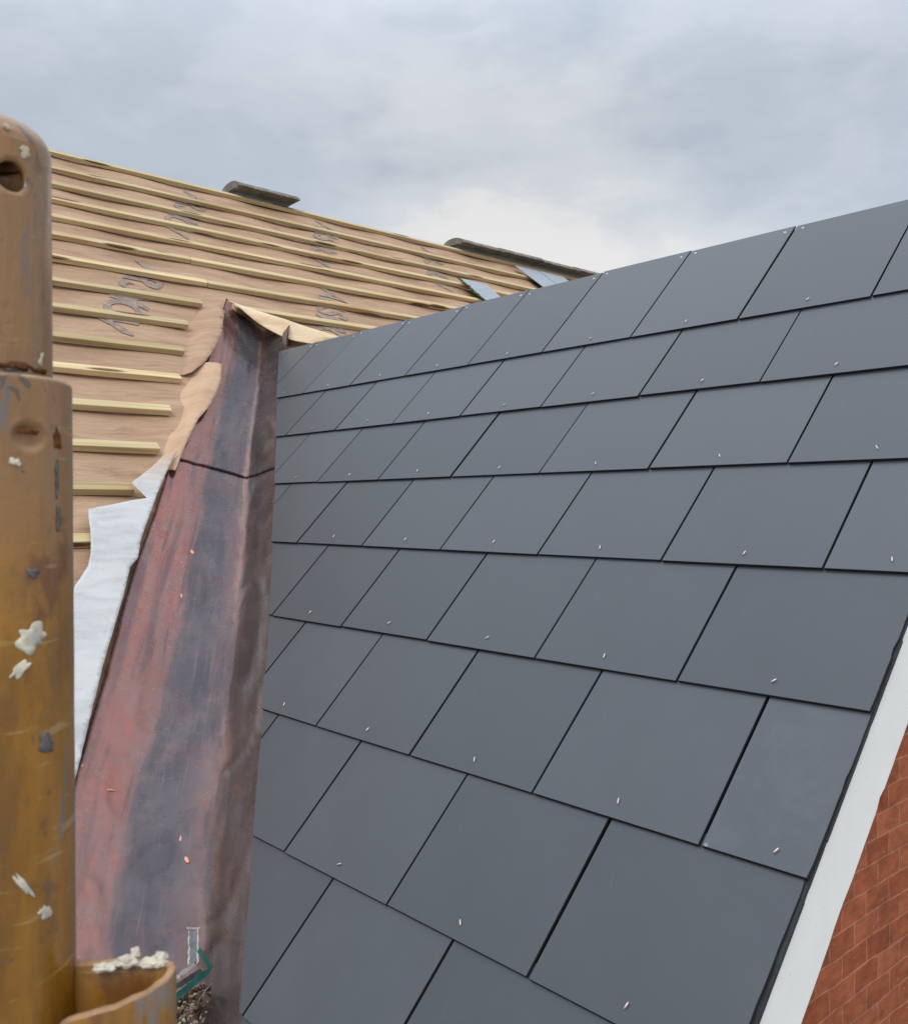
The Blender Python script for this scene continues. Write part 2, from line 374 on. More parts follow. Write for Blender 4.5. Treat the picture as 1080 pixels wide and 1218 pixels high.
def prism(poly, z0, z1, bev=0.0):
    bm = bmesh.new()
    b = [bm.verts.new((x, y, z0)) for x, y in poly]; t = [bm.verts.new((x, y, z1)) for x, y in poly]
    bm.faces.new(t); bm.faces.new(b[::-1])
    n = len(poly)
    for i in range(n): bm.faces.new((b[i], b[(i + 1) % n], t[(i + 1) % n], t[i]))
    if bev:
        te = [e for e in bm.edges if all(abs(v.co.z - z1) < 1e-7 for v in e.verts)]
        bmesh.ops.bevel(bm, geom=te, offset=bev, segments=1, affect='EDGES')
    return bm
def clip(poly, a, b, c):                                           # keep a*x + b*y <= c
    o = []
    for i in range(len(poly)):
        p, q = poly[i], poly[(i + 1) % len(poly)]
        dp, dq = a * p[0] + b * p[1] - c, a * q[0] + b * q[1] - c
        if dp <= 0: o.append(p)
        if (dp < 0 < dq) or (dq < 0 < dp):
            s = dp / (dp - dq); o.append((p[0] + s * (q[0] - p[0]), p[1] + s * (q[1] - p[1])))
    return o
def area(poly): return abs(sum(poly[i][0] * poly[(i + 1) % len(poly)][1] - poly[(i + 1) % len(poly)][0] * poly[i][1] for i in range(len(poly)))) / 2
def dens(poly, step, jit=0.0, seed=0):
    rr = random.Random(seed); o = []
    for i in range(len(poly)):
        p, q = Vector(poly[i]), Vector(poly[(i + 1) % len(poly)]); n = max(1, int((q - p).length / step))
        for k in range(n):
            v = p.lerp(q, k / n)
            if k and jit: v += Vector((rr.uniform(-jit, jit), rr.uniform(-jit, jit)))
            o.append(v)
    return o
def smooth_poly(poly, it=1):
    for _ in range(it):
        o = []
        for i in range(len(poly)):
            p, q = Vector(poly[i]), Vector(poly[(i + 1) % len(poly)]); o += [p.lerp(q, .22), p.lerp(q, .78)]
        poly = o
    return [tuple(p) for p in poly]
def sheet(outline, hfun, step, thick, place, jit=0.0, seed=0):
    """A thin, gently curved sheet with the given outline: outline in (a, b), height hfun(a, b), placed by place(a, b, h)."""
    ol = dens(outline, step, jit, seed); n = len(ol)
    xs = [p.x for p in ol]; ys = [p.y for p in ol]; pts = list(ol); rr = random.Random(seed + 5)
    x = min(xs)
    while x < max(xs):
        y = min(ys)
        while y < max(ys):
            q = Vector((x + rr.uniform(-.25, .25) * step, y + rr.uniform(-.25, .25) * step)); y += step
            if min((q - p).length_squared for p in ol) > (.55 * step) ** 2: pts.append(q)
        x += step
    vs, es, fs, *_ = delaunay_2d_cdt(pts, [], [list(range(n))], 1, 1e-6)
    bm = bmesh.new(); bv = [bm.verts.new(place(v.x, v.y, hfun(v.x, v.y))) for v in vs]
    for f in fs:
        try: bm.faces.new([bv[i] for i in f])
        except ValueError: pass
    bmesh.ops.delete(bm, geom=[v for v in bm.verts if not v.link_faces], context='VERTS')
    bmesh.ops.recalc_face_normals(bm, faces=bm.faces)
    if thick:
        bmesh.ops.solidify(bm, geom=bm.faces[:], thickness=thick)
    return bm
ml = lambda y, t, h: Vector((y, -t, h))                           # main frame local
ORD = ['topmost', 'second', 'third', 'fourth', 'fifth', 'sixth', 'seventh', 'eighth', 'ninth', 'tenth', 'eleventh', 'twelfth', 'thirteenth', 'fourteenth', 'fifteenth']
NUM = ['first'] + ORD[1:]

# ------------------------------------------------------------------ ground and walls
bm = bmesh.new(); bmesh.ops.create_grid(bm, x_segments=8, y_segments=8, size=400)
tag(link('ground', finish(bm), MGR, mw_=Matrix.Translation((0, 0, -5.6))), kind='structure')

# brick gable wall under the verge
def wall_obj():
    bm = bmesh.new(); x1, x0 = -.572, -.80
    prof = []
    for t in (2.05, -.33): 
        p = gw(0, t, -.06); prof.append((p.y, p.z))
    pk = prof[-1]; prof.append((2 * 2.16 - prof[0][0], prof[0][1])); prof += [(prof[-1][0], -5.6), (prof[0][0], -5.6)]
    a = [bm.verts.new((x1, y, z)) for y, z in prof]; b = [bm.verts.new((x0, y, z)) for y, z in prof]
    bm.faces.new(a); bm.faces.new(b[::-1])
    for i in range(len(prof)): bm.faces.new((a[i], b[i], b[(i + 1) % len(prof)], a[(i + 1) % len(prof)]))
    return link('brick_wall', finish(bm), MBR)
tag(wall_obj(), 'red brick gable wall with thin joints below the white bargeboard', 'wall')

# white bargeboard: an upright board along the verge, its lower edge slightly ragged
def bargeboard():
    bm = bmesh.new(); top = []; bot = []; n = 150
    for i in range(n + 1):
        t = -.42 + 2.6 * i / n
        k = .0005 * noise.noise(Vector((t * 9, 3, 1))) + .0007 * noise.noise(Vector((t * 40, 7, 1)))
        if 1.035 < t < 1.052: k -= .004
        if 1.16 < t < 1.25: k -= .0025 * math.sin((t - 1.16) / .09 * math.pi)
        top.append((t, -.0145)); bot.append((t, -.119 - k))
    rows = []
    for x in (-.560, -.5715):
        rows.append(([bm.verts.new(Vector((x, *gw(0, t, h).yz))) for t, h in top], [bm.verts.new(Vector((x, *gw(0, t, h).yz))) for t, h in bot]))
    (a, b), (c, d) = rows
    for i in range(n):
        bm.faces.new((a[i], a[i + 1], b[i + 1], b[i])); bm.faces.new((d[i], d[i + 1], c[i + 1], c[i]))
        bm.faces.new((a[i + 1], a[i], c[i], c[i + 1])); bm.faces.new((b[i], b[i + 1], d[i + 1], d[i]))
    bm.faces.new((a[0], b[0], d[0], c[0])); bm.faces.new((a[n], c[n], d[n], b[n]))
    o = link('bargeboard', finish(bm), MBO)
    # bead of sealant between board and bricks
    bm = bmesh.new(); ring = []
    for i in range(n + 1):
        t, h = bot[i]; r = .0016 + .0012 * noise.noise(Vector((t * 13, 1, 9)))
        c = Vector((-.5655, *gw(0, t, h - .0005).yz))
        ring.append([bm.verts.new(c + Vector((math.cos(q) * r * 1.6, 0, 0)) + N1 * math.sin(q) * r) for q in [k * math.pi / 3 for k in range(6)]])
    for i in range(n):
        for k in range(6): bm.faces.new((ring[i][k], ring[i][(k + 1) % 6], ring[i + 1][(k + 1) % 6], ring[i + 1][k]))
    link('sealant', finish(bm), MSEAL, o, smooth=True)
    return o
tag(bargeboard(), 'white painted bargeboard running down the verge between slates and brick wall', 'bargeboard')

# black deck under the slates (both slopes of the gable roof)
def deck():
    bm = bmesh.new(); ux = VERGE - .012
    pts = [(-.40, None), (2.2, None)]
    def vy(t): return -.378 + (t + .099) * .9595 + .02             # valley on the gable plane
    h0, h1 = -.024, -.075
    q = []
    for h in (h0, h1):
        q.append([bm.verts.new(gw(vy(-.385), -.385, h)), bm.verts.new(gw(ux, -.385, h)), bm.verts.new(gw(ux, 2.2, h)), bm.verts.new(gw(vy(2.2), 2.2, h))])
    a, b = q
    bm.faces.new(a); bm.faces.new(b[::-1])
    for i in range(4): bm.faces.new((a[i], b[i], b[(i + 1) % 4], a[(i + 1) % 4]))
    r0 = gw(0, -.385, -.030); r1 = gw(0, 2.2, -.030)
    l0, l1 = gw(vy(-.385), -.385, 0).x + .03, gw(vy(2.2), 2.2, 0).x; x2 = O1.x + ux
    s = [bm.verts.new((l0, r0.y + .012, r0.z)), bm.verts.new((x2, r0.y + .012, r0.z)), bm.verts.new((x2, 2 * r0.y - r1.y, r1.z)), bm.verts.new((l1, 2 * r0.y - r1.y, r1.z))]
    bm.faces.new(s)
    return link('roof_deck', finish(bm), MDECK)
tag(deck(), 'black covered roof deck beneath the dark slates, seen in their joints', 'roof deck')

# ------------------------------------------------------------------ slates
def rivet_mesh():
    bm = bmesh.new()
    pts = [(-.0005, .0, .0004, .0016), (.0, .0006, .002, .0015), (.0012, .004, .0032, .00135), (.0022, .0085, .0034, .0012), (.0026, .0112, .0032, .0007)]
    ring = []
    for x, y, z, r in pts: ring.append([bm.verts.new((x + math.cos(k * math.pi / 4) * r, y, z + math.sin(k * math.pi / 4) * r)) for k in range(8)])
    for a, b in zip(ring, ring[1:]):
        for k in range(8): bm.faces.new((a[k], a[(k + 1) % 8], b[(k + 1) % 8], b[k]))
    bm.faces.new(ring[0]); bm.faces.new(ring[-1][::-1])
    return finish(bm, 'rivet')
RM = rivet_mesh(); RM.materials.append(MRIV)
for p in RM.polygons: p.use_smooth = True
def nail_mesh():
    bm = bmesh.new(); bmesh.ops.create_uvsphere(bm, u_segments=10, v_segments=6, radius=.0036)
    for v in bm.verts: v.co.z = max(0, v.co.z) * .5
    return finish(bm, 'nail')
NM = nail_mesh(); NM.materials.append(MNAIL)
# line along which the slates are cut at the valley, on the gable plane (u as a function of t)
CUT = [(-.45, -.70), (-.403, -.644), (-.016, -.205), (.583, .465), (1.022, .947), (1.354, 1.295), (1.561, 1.516), (1.701, 1.662), (2.3, 2.26)]
def cut_u(t):
    for (t0, u0), (t1, u1) in zip(CUT, CUT[1:]):
        if t <= t1: return u0 + (u1 - u0) * (t - t0) / (t1 - t0)
    return CUT[-1][1]
TILT = .0058 / GA
full_cache = {}
def slate(j, k0, k1, idx, last):
    """course j (0 = topmost); the slate spans joint indices k0..k1."""
    tail = j * GA; L = .378 if j == 0 else .266
    dj = random.uniform(-.0012, .0012); dt = random.uniform(-.0014, .0014)
    g = .0023
    ua, ub = k0 * SW + g + dj, k1 * SW - g + dj
    if k1 == 8: ub = VERGE + random.uniform(-.002, .003)
    if j == 0: L += random.uniform(-.003, .003)
    poly = [(ua, tail - L + dt), (ub, tail - L + dt), (ub, tail + dt), (ua, tail + dt)]
    tm = tail - .12
    du = cut_u(tail) - cut_u(tail - L); dl = L
    # keep u >= cut_u(t): linear over this slate
    a_ = -1.0; b_ = du / dl; c_ = -(cut_u(tail) - b_ * tail) + random.uniform(-.002, .002)
    poly = clip(poly, a_, b_, c_)
    if len(poly) < 3 or area(poly) < .0012: return None
    cu = (ua + ub) / 2
    loc = [(u - cu, -(t - tail)) for u, t in poly]
    bm = prism(loc, -.0048, 0.0, .0005)
    if j >= 4 and last:                                             # chipped hand-cut edge on the verge slates
        bmesh.ops.subdivide_edges(bm, edges=[e for e in bm.edges if all(v.co.x > ub - cu - .004 for v in e.verts) and e.calc_length() > .05], cuts=14)
        for v in bm.verts:
            if v.co.x > ub - cu - .004: v.co.x -= max(0, noise.noise(Vector((v.co.y * 60, j * 3.1, 0)))) * .0035
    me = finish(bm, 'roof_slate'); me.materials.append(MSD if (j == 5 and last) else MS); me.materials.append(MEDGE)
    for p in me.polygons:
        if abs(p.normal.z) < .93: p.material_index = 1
    ang = TILT + random.uniform(-.0012, .0012); roll = random.uniform(-.0016, .0016)
    m = gframe(cu, tail, random.uniform(-.0004, .0004)) @ Matrix.Rotation(-ang, 4, 'X') @ Matrix.Rotation(roll, 4, 'Y') @ Matrix.Rotation(random.uniform(-.002, .002), 4, 'Z')
    dusty = (j == 5 and last)
    o = link('roof_slate', me, MSD if dusty else MS, mw_=m)
    # copper rivet that holds the tail, over the joint below
    rv = 0.0
    if k1 - k0 < .9: rv = .02
    if cu + rv - .02 > cut_u(tail - .03):
        r = link('rivet', RM, None, o, Matrix.Translation((rv + random.uniform(-.006, .006), .021 + random.uniform(-.003, .003), 0)) @ Matrix.Scale(.8, 4) @ Matrix.Rotation(random.uniform(-.9, .9), 4, 'Z'))
    if j == 0:
        for s in (-1, 1):
            ux = cu + s * (SW / 2 - .022)
            if ux > cut_u(tail - L) + .03: link('nail', NM, None, o, Matrix.Translation((ux - cu, L - .022 + random.uniform(-.004, .004), 0)))
    half = k1 - k0 < .9
    if dusty: lab = 'dusty narrow half slate with chalky marks beside the white bargeboard'
    elif last and half: lab = 'narrow half slate beside the white bargeboard in the %s course down' % ORD[j]
    elif last: lab = 'dark grey slate beside the white bargeboard in the %s course down' % ORD[j]
    elif idx == 0: lab = 'dark slate cut slantwise beside the copper valley in the %s course down' % ORD[j]
    else: lab = 'dark grey slate in the %s course down, %s from the copper valley' % (ORD[j], NUM[idx])
    tag(o, lab, 'slate', 'dark slates on the gable roof')
    return o
for j in range(0, 9):
    ks = []; off = 0 if j % 2 == 0 else .5; k = -4 + off
    while k < 8:
        ks.append((k, min(k + 1, 8))); k += 1
    ks = [q for q in ks if q[1] * SW > cut_u(j * GA - (.37 if j == 0 else .24)) - .02]
    idx = 0
    for q in ks:
        if j == 8 and not (1.5 < q[1] * SW): continue
        if slate(j, q[0], q[1], idx, q[1] >= 8): idx += 1

# black undercloak strips under the verge slates
for n_, (t0, t1, dx) in enumerate(((-.30, .846, .0015), (.847, 1.163, .0032), (1.1635, 1.244, .0025), (1.2445, 1.9, .0030))):
    bm = bmesh.new(); N_ = 24
    sec = []
    for i in range(N_ + 1):
        t = t0 + (t1 - t0) * i / N_; e = VERGE + dx - .0012 * max(0, noise.noise(Vector((t * 45, n_ * 5, 2))))
        sec.append([bm.verts.new(gw(u, t, h)) for u, h in ((VERGE - .008, -.0075), (e, -.0075), (e, -.0135), (VERGE - .008, -.0135))])
    for a, b in zip(sec, sec[1:]):
        for q in range(4): bm.faces.new((a[q], a[(q + 1) % 4], b[(q + 1) % 4], b[q]))
    bm.faces.new(sec[0]); bm.faces.new(sec[-1][::-1])
    o = link('undercloak_strip', finish(bm), MUNDER)
    where = ['long thin black strip under the upper verge slates', 'black strip under the verge beside the dusty half slate', 'shortest black strip under the verge, between two longer strips',
             'lowest black strip under the verge slates above the white bargeboard'][n_]
    tag(o, where, 'verge strip', 'black strips under the verge slates')

# ------------------------------------------------------------------ main roof: membrane
BT = [(-.020), .260, .506, .735, .970, 1.198, 1.460, 1.705, 1.953, 2.202, 2.436, 2.680, 2.932, 3.168, 3.416, 3.66, 3.905]
HF = -.019
def felt_h(y, t):
    i = min(range(len(BT)), key=lambda q: abs(BT[q] - t)); d = abs(BT[i] - t)
    drape = min(1.0, d / .12)
    s = .5 - .5 * math.cos(2 * math.pi * (y - .35) / .62)            # sags between rafters
    h = HF - .003 - .016 * s * (.55 + .45 * drape)
    v = Vector((y * 2.2, t * 6, 0)); h += .009 * noise.noise(v) * drape
    h += .007 * noise.noise(Vector((y * 5 + t * 3, t * 24, 4))) * drape
    if t > 1.7:
        e = y - (1.365 - (t - 3.0) * .562)                               # past the copper edge it drops into the valley
        if e > .03: h -= min(.11, (e - .03) * 1.2) * min(1, max(0, 1 - (y - valley_y(t)) / .07))
    # horizontal laps between the rolls
    for tl in (1.06, 2.32, 3.35):
        if 0 < t - tl < .02: h -= .002
        elif -.05 < t - tl <= 0: h += .003
    return h
def felt():
    bm = bmesh.new(); y0, y1, t0, t1 = .2, 7.4, -.075, 5.0; dy, dt = .03, .02
    ny, ntt = int((y1 - y0) / dy), int((t1 - t0) / dt); grid = {}
    for a in range(ny + 1):
        for b in range(ntt + 1):
            y, t = y0 + a * dy, t0 + b * dt
            if t > 2.05 and y > valley_y(t) + .10: continue
            if t <= 2.05 and t > 1.85 and y > 3.2: continue
            grid[a, b] = bm.verts.new(ml(y, t, felt_h(y, t)))
    for a in range(ny):
        for b in range(ntt):
            c = [grid.get(q) for q in ((a, b), (a, b + 1), (a + 1, b + 1), (a + 1, b))]
            if all(c): bm.faces.new(c)
    # back slope of the main roof, so that the ridge closes
    me = finish(bm, 'roof_membrane')
    return link('roof_membrane', me, MF, mw_=mframe(), smooth=True)
FELT = tag(felt(), 'brown roofing membrane with faint diagonal lettering laid beneath the pale battens', 'membrane')

def lettering(parts):
    bmA = bmesh.new()
    for txt, y, t, size, rot in parts:
        cu = bpy.data.curves.new('lettering', 'FONT'); cu.body = txt; cu.size = size; cu.align_x = 'CENTER'; cu.align_y = 'CENTER'
        cu.offset = .006; cu.resolution_u = 4
        tmp = bpy.data.objects.new('lettering_tmp', cu); COL.objects.link(tmp)
        dg = bpy.context.evaluated_depsgraph_get(); me = bpy.data.meshes.new_from_object(tmp.evaluated_get(dg))
        bm = bmesh.new(); bm.from_mesh(me)
        bmesh.ops.triangulate(bm, faces=bm.faces)
        for _ in range(3):
            bmesh.ops.subdivide_edges(bm, edges=[e for e in bm.edges if e.calc_length() > .03], cuts=1); bmesh.ops.triangulate(bm, faces=bm.faces)
        R = Matrix.Rotation(rot, 4, 'Z')
        for v in bm.verts:
            q = R @ v.co; v.co = Vector((y + q.x, -t + q.y, 0)); v.co.z = felt_h(v.co.x, -v.co.y) + .0035
        bm.to_mesh(me); bm.free(); bmA.from_mesh(me)
        bpy.data.objects.remove(tmp); bpy.data.meshes.remove(me); bpy.data.curves.remove(cu)
    me = bpy.data.meshes.new('lettering'); bmA.to_mesh(me); bmA.free()
    return link('lettering', me, MINK, FELT, Matrix.Identity(4))
ROT = -math.pi / 2 - .52
def word(y, t, s, pieces):
    """a word printed diagonally down the slope: pieces are (text, distance along the line)"""
    return [(c, y - .50 * d, t + .85 * d, s, ROT) for c, d in pieces]
for (y, t) in ((1.86, 1.36), (2.93, 1.30), (2.58, .13), (3.52, .13), (4.45, .13), (4.0, 1.28)):
    lettering(word(y, t, .225, [('A', .0), ('R', .155), ('S', .285), ('M', .43), ('O', .59), ('V', .74)]))

# loose flaps of the membrane round the copper valley
def flap(name, outline, hf, mat, label=None, jit=.0012, seed=1, step=.02, th=.0012, sm=1, parent=FELT):
    bm = sheet(smooth_poly(outline, sm), hf, step, th, ml, jit, seed)
    o = link(name, finish(bm), mat, parent, Matrix.Identity(4), smooth=True)
    for p in o.data.polygons:
        if abs(p.normal.z) < .45: p.use_smooth = False
    if label: o['label'] = label
    return o
nz = lambda y, t, s=8, a=.006, k=0: a * noise.noise(Vector((y * s, t * s, k)))
flap('flap', [(2.10, 1.715), (1.985, 1.95), (1.936, 2.045), (1.86, 2.16), (1.768, 2.29), (1.64, 2.42), (1.60, 2.33), (1.74, 2.10), (1.84, 1.90), (1.95, 1.74)],
     lambda y, t: .000 + nz(y, t, 9, .006, 3) + .007 * noise.noise(Vector((y * 22 + t * 16, 1, 4))) - .40 * max(0, (1.365 - (t - 3.0) * .562) - y - .03), MF, seed=2)
flap('flap', [(1.64, 2.325), (1.735, 2.275), (1.825, 2.318), (1.775, 2.43), (1.70, 2.56), (1.62, 2.67), (1.547, 2.753), (1.47, 2.87), (1.397, 2.985), (1.335, 3.085), (1.285, 3.03), (1.37, 2.86), (1.46, 2.70), (1.55, 2.50)],
     lambda y, t: .006 + nz(y, t, 7, .007, 5) + .010 * noise.noise(Vector((y * 14 + t * 9, 3, 8))) - .55 * max(0, (1.365 - (t - 3.0) * .562) - y + .015), MFP, 'peach underside of the membrane curling over the copper edge', seed=3, sm=0, step=.012)
flap('flap', [(2.085, 1.742), (2.128, 1.685), (2.227, 1.735), (2.32, 1.775), (2.43, 1.822), (2.545, 1.905), (2.60, 1.98), (2.42, 2.02), (2.33, 2.012), (2.295, 2.000), (2.22, 1.925), (2.16, 1.855)],
     lambda y, t: .012 + .035 * math.exp(-((t - 1.86 - (y - 2.3) * .45) / .06) ** 2) + nz(y, t, 7, .004, 8), MFT, 'cream strip of membrane folded over the head of the copper', seed=4)
flap('folded_back', [(1.155, 3.175), (1.245, 3.095), (1.318, 3.015), (1.37, 2.995), (1.30, 3.10), (1.262, 3.16), (1.215, 3.235), (1.172, 3.31), (1.125, 3.39), (1.087, 3.458), (1.055, 3.53), (1.022, 3.564), (.965, 3.68), (.836, 3.92), (.70, 4.195), (.60, 4.38),
     (.56, 4.36), (.66, 4.12), (.735, 3.95), (.79, 3.80), (.855, 3.63), (.912, 3.553), (.935, 3.50), (.955, 3.433), (.972, 3.36), (.985, 3.308), (1.03, 3.292), (1.10, 3.272), (1.178, 3.252), (1.165, 3.21)],
     lambda y, t: .020 + .006 * noise.noise(Vector((y * 4, t * 4, 2))) + nz(y, t, 12, .003, 1), MFW, 'white back of the membrane folded up beside the copper', seed=6, jit=.0006, sm=0, step=.009)

# ------------------------------------------------------------------ battens
def batten(y0, y1, t, label, drop=0.0, w=.039, hgt=.022):
    L = y1 - y0; n = max(2, int(L / .12)); bm = bmesh.new(); sec = []
    sd_ = random.uniform(0, 99); sk = random.uniform(-.006, .006)
    for i in range(n + 1):
        x = L * i / n; yo = .0022 * noise.noise(Vector((x * 1.3, sd_, 0))) * 2; zo = .0012 * noise.noise(Vector((x * 1.5, sd_, 5)))
        if i == 0: x += 0
        c = .0016; prof = [(-w / 2, 0), (w / 2, 0), (w / 2, hgt - c), (w / 2 - c, hgt), (-w / 2 + c, hgt), (-w / 2, hgt - c)]
        sec.append([bm.verts.new((x + (sk * (a / w) if i in (0, n) else 0), a + yo, b + zo)) for a, b in prof])
    for a, b in zip(sec, sec[1:]):
        for q in range(6): bm.faces.new((a[q], a[(q + 1) % 6], b[(q + 1) % 6], b[q]))
    bm.faces.new(sec[0][::-1]); bm.faces.new(sec[-1])
    o = link('batten', finish(bm, 'batten'), MW, mw_=mframe(y0, t, HF + drop) @ Matrix.Rotation(random.uniform(-.0012, .0012), 4, 'Z'))
    return tag(o, label, 'batten', 'timber battens on the main roof')
FAR = 7.2
batten(.5, FAR, BT[0], 'topmost timber batten running along the ridge of the main roof')
batten(.5, FAR, BT[1], 'orange brown stained batten, second below the ridge')
batten(.5, FAR, BT[2], 'long pale batten, third down from the ridge')
batten(.5, FAR, BT[3], 'long pale batten, fourth down from the ridge')
batten(.5, FAR, BT[4], 'long pale batten, fifth down from the ridge')
batten(.5, 2.125, BT[5], 'left piece of the butt jointed sixth batten below the ridge')
batten(2.128, 6.0, BT[5] + .003, 'right piece of the butt jointed sixth batten below the ridge')
batten(.5, 2.109, BT[6], 'left piece of the seventh batten below the ridge, left of its joint')
batten(2.112, 4.2, BT[6] + .003, 'right piece of the seventh batten, last full length above the copper')
batten(.5, 1.984, BT[7], 'eighth batten from the ridge, uppermost cut short left of the copper')
batten(2.158, 4.0, BT[7] - .004, 'short batten right of the copper head, above the cream strip')
for n_, (bi, ye) in enumerate(((8, 1.819), (9, 1.702), (10, 1.600), (11, 1.470), (12, 1.334), (13, 1.165), (14, 1.00), (15, .86), (16, .74))):
    if bi > 14: continue
    lab = ['batten cut short left of the copper, ninth down from the ridge', 'batten cut short level with the peach flap top, tenth from the ridge',
           'cut batten ending beside the peach membrane flap, eleventh from the ridge', 'cut batten ending at the peach flap, twelfth from the ridge',
           'cut batten just above the copper seam, thirteenth from the ridge', 'short batten stub level with the top of the white folded membrane',
           'lowest batten stub between the pole and the white folded membrane'][n_]
    batten(.45, ye, BT[bi], lab)

# ------------------------------------------------------------------ ridge tiles and loose slates
def ridge_tile(y, ln, label, dz=0, yaw=0, roll=0):
    bm = bmesh.new(); prof = []; ro, ri = .118, .102; a0 = math.radians(74)
    nseg = 12
    n = 10; sec = []
    for i in range(n + 1):
        x = ln * i / n; ring = []
        for r in (ro,):
            for k in range(nseg + 1):
                q = -a0 + 2 * a0 * k / nseg
                if r == ri: q = -q
                rr = r + .0025 * noise.noise(Vector((x * 12, q * 4, y)))
                ring.append(bm.verts.new((x, math.sin(q) * rr * 1.15, math.cos(q) * rr * .62)))
        sec.append(ring)
    m_ = len(sec[0])
    for a, b in zip(sec, sec[1:]):
        for q in range(m_): bm.faces.new((a[q], a[(q + 1) % m_], b[(q + 1) % m_], b[q]))
    bm.faces.new(sec[0][::-1]); bm.faces.new(sec[-1])
    ap = mw(y, -.085, 0)
    o = link('ridge_tile', finish(bm, 'ridge_tile'), MT, smooth=False,
             mw_=Matrix.Translation((ap.x - .005, y, ap.z - .016 + dz)) @ Matrix.Rotation(math.pi / 2 + yaw, 4, 'Z') @ Matrix.Rotation(roll, 4, 'X'))
    me = o.data
    return tag(o, label, 'ridge tile', 'old ridge tiles left on the main ridge')
ridge_tile(2.90, .45, 'single old ridge tile lying alone on the main ridge', .0, .01, -.04)
for i, lab in enumerate(('nearest tile of the row of old ridge tiles', 'second tile along the row of old ridge tiles', 'third tile along the row of ridge tiles above loose slates',
                         'farthest ridge tile, partly hidden by the gable roof')):
    ridge_tile(4.80 + i * .452, .45, lab, .004 * (i % 2), .008 * (-1) ** i, 0)

def loose(y, t, w_, l_, rz, h, rx, label, moss=False):
    m = mframe(y, t, h) @ Matrix.Rotation(rz, 4, 'Z') @ Matrix.Rotation(rx, 4, 'X')
    bm = prism([(0, 0), (0, -l_), (w_, -l_), (w_, 0)][::1], 0, .006, .0008)
    o = link('loose_slate', finish(bm), MDUST, mw_=m)
    if moss:
        bm = bmesh.new(); rr = random.Random(4)
        for i in range(40):
            s = rr.uniform(.005, .011); r = bmesh.ops.create_icosphere(bm, subdivisions=1, radius=s)
            for v in r['verts']: v.co = Vector((rr.uniform(-.02, .0) + v.co.x, -l_ * i / 40 + v.co.y * 1.6, v.co.z * .6 + .004))
            bmesh.ops.translate(bm, verts=r['verts'], vec=(rr.uniform(-.01, .006), 0, rr.uniform(-.004, .003)))
        link('mossy_edge', finish(bm), MMOSS, o, Matrix.Identity(4))
    return tag(o, label, 'loose slate', 'loose slates left on the main roof')
loose(4.30, .70, .23, .50, -.06, .020, -.01, 'grey loose slate with mossy left edge lying across the battens', True)
loose(5.32, .10, .27, .50, .02, .014, -.01, 'left one of two grey slates tucked under the row of ridge tiles')
loose(5.61, .09, .29, .50, -.01, .014, -.01, 'right one of two grey slates tucked under the ridge tiles')

# ------------------------------------------------------------------ copper valley
LP = [(-3.944, 2.082, .919), (-3.289, 1.629, .427), (-2.94, 1.365, .165), (-2.668, 1.172, -.04), (-2.461, 1.021, -.195), (-2.201, .851, -.39), (-1.99, .709, -.549), (-1.836, .603, -.665), (-1.681, .496, -.781)]
CP = [(-3.929, 2.280, .795), (-3.363, 1.919, .421), (-2.868, 1.606, .097), (-2.53, 1.399, -.118), (-2.241, 1.218, -.305), (-1.98, 1.046, -.483), (-1.788, .924, -.61), (-1.604, .808, -.731), (-1.46, .713, -.829)]
FP = [None, None, None, (-2.635, 1.303, -.067), (-2.322, 1.094, -.302), (-2.082, .932, -.483), (-1.91, .799, -.611), (-1.738, .696, -.741), (-1.595, .617, -.848)]
RP = [(-3.575, 2.214, .729), (-3.236, 1.941, .446), (-2.769, 1.65, .144), (-2.406, 1.424, -.09), (-2.109, 1.237, -.284), (-1.845, 1.064, -.464), (-1.668, .945, -.586), (-1.494, .832, -.703), (-1.347, .734, -.805)]
LP, CP, RP = [[Vector(p) for p in q] for q in (LP, CP, RP)]
FP = [Vector(p) if p else None for p in FP]
for i in range(3): FP[i] = LP[i].lerp(CP[i], .45) - N2 * .001
RP[0] = CP[0] + (RP[1] - CP[1]) * 1.1
for i in range(len(RP)): RP[i] = RP[i] + Vector((.062, 0, 0)) - N1 * .002      # runs on under the slates
for q in (LP, CP, RP, FP): q.append(q[-1] + (q[-1] - q[-2]) * 1.5)
for q in (LP, CP, RP, FP): q.insert(0, q[0] + (q[0] - q[1]) * .34)
def lerp_st(q, s):
    i = min(int(s), len(q) - 2); f = s - i
    p0, p1, p2, p3 = q[max(i - 1, 0)], q[i], q[i + 1], q[min(i + 2, len(q) - 1)]
    return .5 * ((2 * p1) + (p2 - p0) * f + (2 * p0 - 5 * p1 + 4 * p2 - p3) * f * f + (3 * p1 - p0 - 3 * p2 + p3) * f ** 3)
